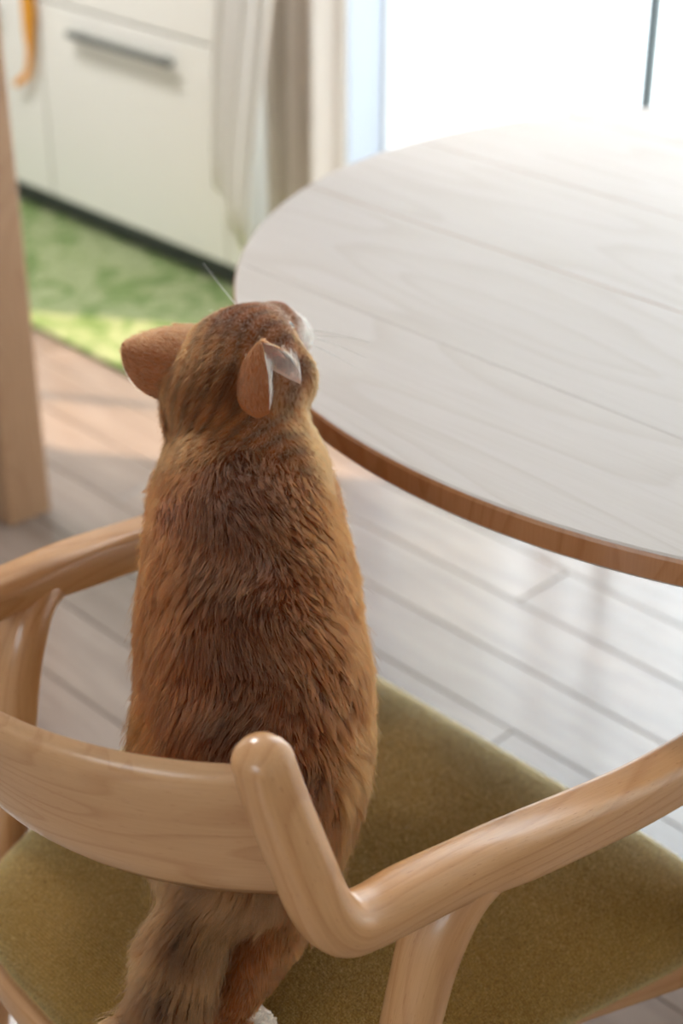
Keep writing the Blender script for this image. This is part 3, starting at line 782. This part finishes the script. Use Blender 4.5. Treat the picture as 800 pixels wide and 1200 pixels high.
for (V_, Q_, off, outer, nn) in (earR, earL):
    b0 = len(meshV); meshV = np.vstack([meshV, V_]); meshQ += [tuple(int(i) + b0 for i in q) for q in Q_]
    ear_rng.append((b0, b0 + off, b0 + len(V_)))

cat = empty('cat', tuple((pawR + pawL) / 2 - np.array([0, 0, .014])))
tag(cat, 'orange-brown tabby cat standing on the olive seat with its head raised to the table', 'cat')

CH_P = np.array(CH_P); CH_D = np.array(CH_D); CH_L = np.array(CH_L); CH_R = np.array(CH_R); CH_T = np.array(CH_T)
def nearest(Q):
    out = np.empty(len(Q), int)
    C2 = (CH_P ** 2).sum(1)
    for s in range(0, len(Q), 20000):
        q = Q[s:s + 20000]; out[s:s + 20000] = np.argmin(C2[None] - 2 * q @ CH_P.T, axis=1)
    return out
# smooth pseudo-noise from summed sines
def make_noise(scale, seed, nw=14):
    r = np.random.default_rng(seed); K = r.normal(size=(nw, 3)); K /= np.linalg.norm(K, axis=1)[:, None]; K *= scale * r.uniform(.6, 1.5, nw)[:, None]; ph = r.uniform(0, 6.28, nw)
    return lambda q: np.sin(q @ K.T + ph).sum(1) / math.sqrt(nw / 2) * 0.7
n_big, n_mid, n_fin, n_str = make_noise(38, 1), make_noise(110, 2), make_noise(420, 3), make_noise(150, 4)
LIN = lambda r, g, b: np.array(srgb(r, g, b)[:3])
SIDE = RGT
def coat(q, ci):
    """coat colour of the cat at surface points q: ticked orange-brown, darker saddle, pale muzzle and paws, ringed tail"""
    n = len(q); c = np.tile(LIN(132, 66, 26), (n, 1))
    reg = CH_R[ci]; t = CH_T[ci]
    v = q - CH_P[ci]
    lat = v @ SIDE; dors = -(v @ vent)
    b_ = n_big(q); m_ = n_mid(q); f_ = n_fin(q)
    def to(col, w): nonlocal c; w = np.clip(w, 0, 1)[:, None]; c = c * (1 - w) + col * w
    bodym = (reg == 0).astype(float)
    saddle = bodym * np.exp(-(lat / .034) ** 2) * (dors > 0)
    to(LIN(98, 64, 43), saddle * (.6 + .12 * b_))
    to(LIN(66, 37, 19), bodym * np.clip(m_ * .22 + .10 + .30 * saddle, 0, .6))
    to(LIN(116, 58, 23), bodym * np.clip((np.abs(lat) - .025) / .03, 0, 1) * .7)
    low = bodym * np.clip((t - .62) / .3, 0, 1) * (dors > 0)
    to(LIN(70, 42, 24), low * np.clip(.25 * b_ + .3 * m_ + .2, 0, .6))
    hm = ((reg == 2) | (reg == 1)).astype(float)
    hr, hu, hn = (q - HC) @ HR, (q - HC) @ HU, (q - HC) @ HN
    stripe = np.sin(hr * 520 + 2.2 * np.sin(hn * 60)) * .5 + .5
    to(LIN(140, 84, 42), hm * .8)
    to(LIN(76, 44, 23), hm * np.clip(stripe - .3, 0, 1) * 1.1 * (hu > -.01) * (hn < .05))
    to(LIN(76, 44, 22), hm * np.clip(m_ * .35, 0, .4))
    to(LIN(200, 146, 88), (reg == 2) * (hn > -.01) * np.clip((-.0 - hu) / .03, 0, 1) * .4)
    muz = np.clip((hn - .046) / .014, 0, 1) * (np.linalg.norm(q - HC, axis=1) < .12)
    to(LIN(236, 232, 230), muz * np.clip((-hu + .004) / .01, 0, 1))
    to(LIN(150, 118, 100), muz * np.clip((hu - .002) / .01, 0, 1) * .8)
    tm = (reg == 4).astype(float)
    to(LIN(146, 98, 58), tm * .85)
    ring = np.sin(t * 34 + 1.4 * b_) * .5 + .5
    to(LIN(62, 38, 22), tm * (np.clip(ring - .35, 0, 1) * .65 + .55 * np.exp(-((lat + .004) / .009) ** 2)))
    lm = (reg == 3).astype(float)
    to(LIN(150, 90, 44), lm * .6 * (t < .8)); to(LIN(236, 228, 218), lm * np.clip((t - .93) / .04, 0, 1))
    c = c * np.array([.88, .85, .82]) * (1 + .12 * f_)[:, None] * np.where(((reg == 3) & (t > .92)) | (muz > .3), 1.2, 1.0)[:, None]
    return np.clip(c, .004, 1)

ci = nearest(meshV); vc = coat(meshV, ci)
skin_earback, skin_earin, skin_nose = LIN(150, 88, 50), LIN(244, 222, 212), LIN(176, 120, 112)
for (a, b_, e) in ear_rng: vc[a:b_] = skin_earback; vc[b_:e] = skin_earin
nose_d = np.linalg.norm(meshV - hp(0, -.002, .084), axis=1); vc[nose_d < .009] = skin_nose
me = bpy.data.meshes.new('cat_body'); me.from_pydata(meshV.tolist(), [], meshQ); me.update()
ca = me.color_attributes.new('coat', 'FLOAT_COLOR', 'POINT')
ca.data.foreach_set('color', np.c_[vc, np.ones(len(vc))].astype(np.float32).ravel())
mb, nt, b = newmat('cat_skin')
at = N(nt, 'ShaderNodeAttribute', attribute_name='coat')
nz = noise(nt, N(nt, 'ShaderNodeTexCoord').outputs['Object'], 300, 3)
nt.links.new(mix(nt, nz, mix(nt, 1.0, at.outputs['Color'], (.7, .66, .62, 1), 'MULTIPLY'), at.outputs['Color']), b.inputs['Base Color'])
b.inputs['Roughness'].default_value = 0.8; b.inputs['Specular IOR Level'].default_value = 0.15
b.inputs['Subsurface Weight'].default_value = 0.25; b.inputs['Subsurface Radius'].default_value = (.004, .0015, .001); b.inputs['Subsurface Scale'].default_value = 1.0
body_o = link('body', me, mb, cat, True)

# ---------------- fur
me.calc_loop_triangles()
tri = np.empty(len(me.loop_triangles) * 3, np.int32); me.loop_triangles.foreach_get('vertices', tri); tri = tri.reshape(-1, 3)
vn = np.empty(len(me.vertices) * 3, np.float32); me.vertices.foreach_get('normal', vn); vn = vn.reshape(-1, 3).astype(float)
A, B, C = meshV[tri[:, 0]], meshV[tri[:, 1]], meshV[tri[:, 2]]
area = 0.5 * np.linalg.norm(np.cross(B - A, C - A), axis=1)
NF = 360000
e0 = ear_rng[0][0]; is_ear = tri[:, 0] >= e0
w = area * np.where(is_ear, 1.6, 1.0) * np.where((tri[:, 0] >= ear_rng[0][1]) & (tri[:, 0] < ear_rng[0][2]), 1.8, 1.0)
pick = rng.choice(len(tri), NF, p=w / w.sum())
r1 = np.sqrt(rng.random(NF)); r2 = rng.random(NF)
ba, bb, bc = (1 - r1)[:, None], (r1 * (1 - r2))[:, None], (r1 * r2)[:, None]
root = A[pick] * ba + B[pick] * bb + C[pick] * bc
nor = vn[tri[pick, 0]] * ba + vn[tri[pick, 1]] * bb + vn[tri[pick, 2]] * bc
nor /= np.linalg.norm(nor, axis=1)[:, None]
ci = nearest(root)
lay = CH_D[ci].copy(); L = CH_L[ci].copy(); reg = CH_R[ci]
colr = coat(root, ci)
ear_s = is_ear[pick]
for (a, b_, e), (V_, Q_, off, outer, nn), tipd, ln in zip(ear_rng, (earR, earL), (P(306, 403, 1.170) - P(312, 470, 1.18), P(143, 402, 1.232) - P(225, 430, 1.22)), (.015, .006)):
    v0 = tri[pick, 0]
    me_ = (v0 >= a) & (v0 < b_); mi = (v0 >= b_) & (v0 < e)
    lay[me_] = tipd / np.linalg.norm(tipd); L[me_] = .0055; colr[me_] = skin_earback * rng.uniform(.6, 1.1, (me_.sum(), 1))
    lay[mi] = tipd / np.linalg.norm(tipd); L[mi] = ln * np.clip(np.linalg.norm(root[mi] - (P(306, 403, 1.170) if ln > .01 else P(143, 402, 1.232)), axis=1) / .03 - .15, .12, 1); colr[mi] = LIN(252, 248, 244)
# gravity and swirl
gz = np.array([0, 0, -1.0])
lay = lay + gz * .25 * ~ear_s[:, None]
sw = np.stack([make_noise(70, 20 + i)(root) for i in range(3)], 1) * .38
lay = lay + sw * ~ear_s[:, None] + rng.normal(size=(NF, 3)) * .10
lay -= nor * np.einsum('ij,ij->i', lay, nor)[:, None]; lay /= np.linalg.norm(lay, axis=1)[:, None] + 1e-9
L = L * rng.uniform(.65, 1.15, NF) * (1 + .15 * n_mid(root))
short = hn_ = (root - HC) @ HN > .05
L = np.where(short & (np.linalg.norm(root - HC, axis=1) < .12), np.minimum(L, .0035), L)
near_nose = np.linalg.norm(root - hp(0, -.002, .084), axis=1) < .009
keep = ~near_nose
root, nor, lay, L, colr, reg, ear_s = [x[keep] for x in (root, nor, lay, L, colr, reg, ear_s)]; NF = len(root)
NP_ = 6
g0 = rng.random(NF) < .07
L = L * np.where(g0 & ~ear_s, 1.3, 1.0)
lift = np.where(g0 & ~ear_s, .35, 0) + np.where(ear_s, .25, np.where(reg == 4, .62, .52)) + .16 * np.clip(n_str(root), -1, 1) * ~ear_s
pts = np.empty((NF, NP_, 3)); pts[:, 0] = root - nor * .0006
for k in range(1, NP_):
    t = (k - .5) / (NP_ - 1)
    a = lift * (1 - .75 * t) + .05
    d = lay * np.cos(a)[:, None] + nor * np.sin(a)[:, None]
    pts[:, k] = pts[:, k - 1] + d * (L / (NP_ - 1))[:, None]
# clumping into tufts, tips drawn together: broad locks, then fine tufts
prof_ = (np.linspace(0, 1, NP_) ** 1.4)
guard = rng.random(NF) < .10
def clump(nC, amount, reach):
    global pts
    cidx = rng.choice(NF, nC, replace=False)
    kd = kdtree.KDTree(nC)
    for i, j in enumerate(cidx): kd.insert(root[j], i)
    kd.balance()
    cl = np.array([cidx[kd.find(r)[1]] for r in root])
    amt = np.where(guard, .1, 1.0) * np.where(ear_s | (reg == 2), .25, 1.0) * amount * np.clip(.8 + .5 * n_mid(root + 1.7), .2, 1.15)
    dl = np.linalg.norm(root[cl] - root, axis=1); okc = (dl < reach) & (ear_s[cl] == ear_s)
    pts = pts + (pts[cl] - pts) * (amt * okc)[:, None, None] * prof_[None, :, None]
    return cl
cl_big = clump(6500, .5, .016)
cl = clump(30000, .6, .008)
tuft = rng.uniform(.82, 1.12, NF); tuft_c = tuft[cl] * (.5 + .5 * rng.uniform(.75, 1.2, NF)[cl_big])
colr = colr * (tuft_c * rng.uniform(.85, 1.15, NF))[:, None]
cu = bpy.data.hair_curves.new('fur')
cu.add_curves([NP_] * NF)
cu.attributes['position'].data.foreach_set('vector', pts.astype(np.float32).ravel())
rad = np.tile(np.linspace(1, .15, NP_) ** .8, (NF, 1)) * (.00013 + .00004 * rng.random((NF, 1)))
ra_ = cu.attributes.get('radius') or cu.attributes.new('radius', 'FLOAT', 'POINT')
ra_.data.foreach_set('value', rad.astype(np.float32).ravel())
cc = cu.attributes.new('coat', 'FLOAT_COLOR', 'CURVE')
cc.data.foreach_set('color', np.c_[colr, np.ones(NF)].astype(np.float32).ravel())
mf = bpy.data.materials.new('cat_fur'); mf.use_nodes = True; nt = mf.node_tree
nt.nodes.remove(nt.nodes['Principled BSDF'])
hb = N(nt, 'ShaderNodeBsdfHairPrincipled', model='CHIANG', parametrization='COLOR')
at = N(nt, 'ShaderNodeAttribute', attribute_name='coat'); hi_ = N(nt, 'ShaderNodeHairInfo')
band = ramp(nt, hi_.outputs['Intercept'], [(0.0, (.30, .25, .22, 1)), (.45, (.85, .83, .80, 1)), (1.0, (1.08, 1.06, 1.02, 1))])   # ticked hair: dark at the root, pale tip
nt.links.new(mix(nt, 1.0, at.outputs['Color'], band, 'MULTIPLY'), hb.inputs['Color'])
hb.inputs['Roughness'].default_value = .38; hb.inputs['Radial Roughness'].default_value = .55; hb.inputs['Coat'].default_value = 0.0
nt.links.new(hb.outputs[0], nt.nodes['Material Output'].inputs[0])
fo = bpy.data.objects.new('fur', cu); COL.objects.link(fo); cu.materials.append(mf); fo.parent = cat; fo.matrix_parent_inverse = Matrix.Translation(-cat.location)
tag(fo, kind='stuff')

# eyes, whiskers
M['eye'] = plain('eye_amber', srgb(186, 130, 40), .08, .8, .2, 200)
M['pupil'] = plain('pupil_black', srgb(12, 10, 8), .05, .8, 0)
M['whisker'] = plain('whisker_white', srgb(246, 244, 240), .4, .5, 0)
def ball(name, c, r, mat, parent, sc=(1, 1, 1)):
    bm = bmesh.new(); bmesh.ops.create_uvsphere(bm, u_segments=20, v_segments=12, radius=r)
    for v in bm.verts: v.co = Vector(c) + Vector((v.co.x * sc[0], v.co.y * sc[1], v.co.z * sc[2]))
    me_ = bpy.data.meshes.new(name); bm.to_mesh(me_); bm.free(); return link(name, me_, mat, parent, True)
for s in (1, -1):
    e_ = ball('eye', hp(s * .0205, .008, .0475), .0095, M['eye'], cat)
    ball('pupil', hp(s * .0225, .0095, .0525), .0052, M['pupil'], e_)
def whisker(a, d, ln, sag):
    pts_ = [a + d * ln * t + gz * sag * t * t for t in np.linspace(0, 1, 7)]
    sweep('whisker', [tuple(p) + (r, r) for p, r in zip(pts_, np.linspace(.00035, .00010, 7))], M['whisker'], cat, 3, 6, ex=2, round_ends=(False, False), up=(.3, .2, 1))
for s in (1, -1):
    for u, n_, ang in ((-.012, .072, .25), (-.016, .070, .05), (-.021, .068, -.15), (-.014, .066, .4)):
        d = HR * s * .75 + HU * (ang - .45) + HN * .3; whisker(hp(s * .020, u, n_), d / np.linalg.norm(d), .055, .008)
for e0_, e1_ in (((279, 360, 1.285), (238, 312, 1.30)),):
    a, b_ = P(*e0_), P(*e1_); d = b_ - a; ln = np.linalg.norm(d); whisker(a, d / ln, ln, -.003)
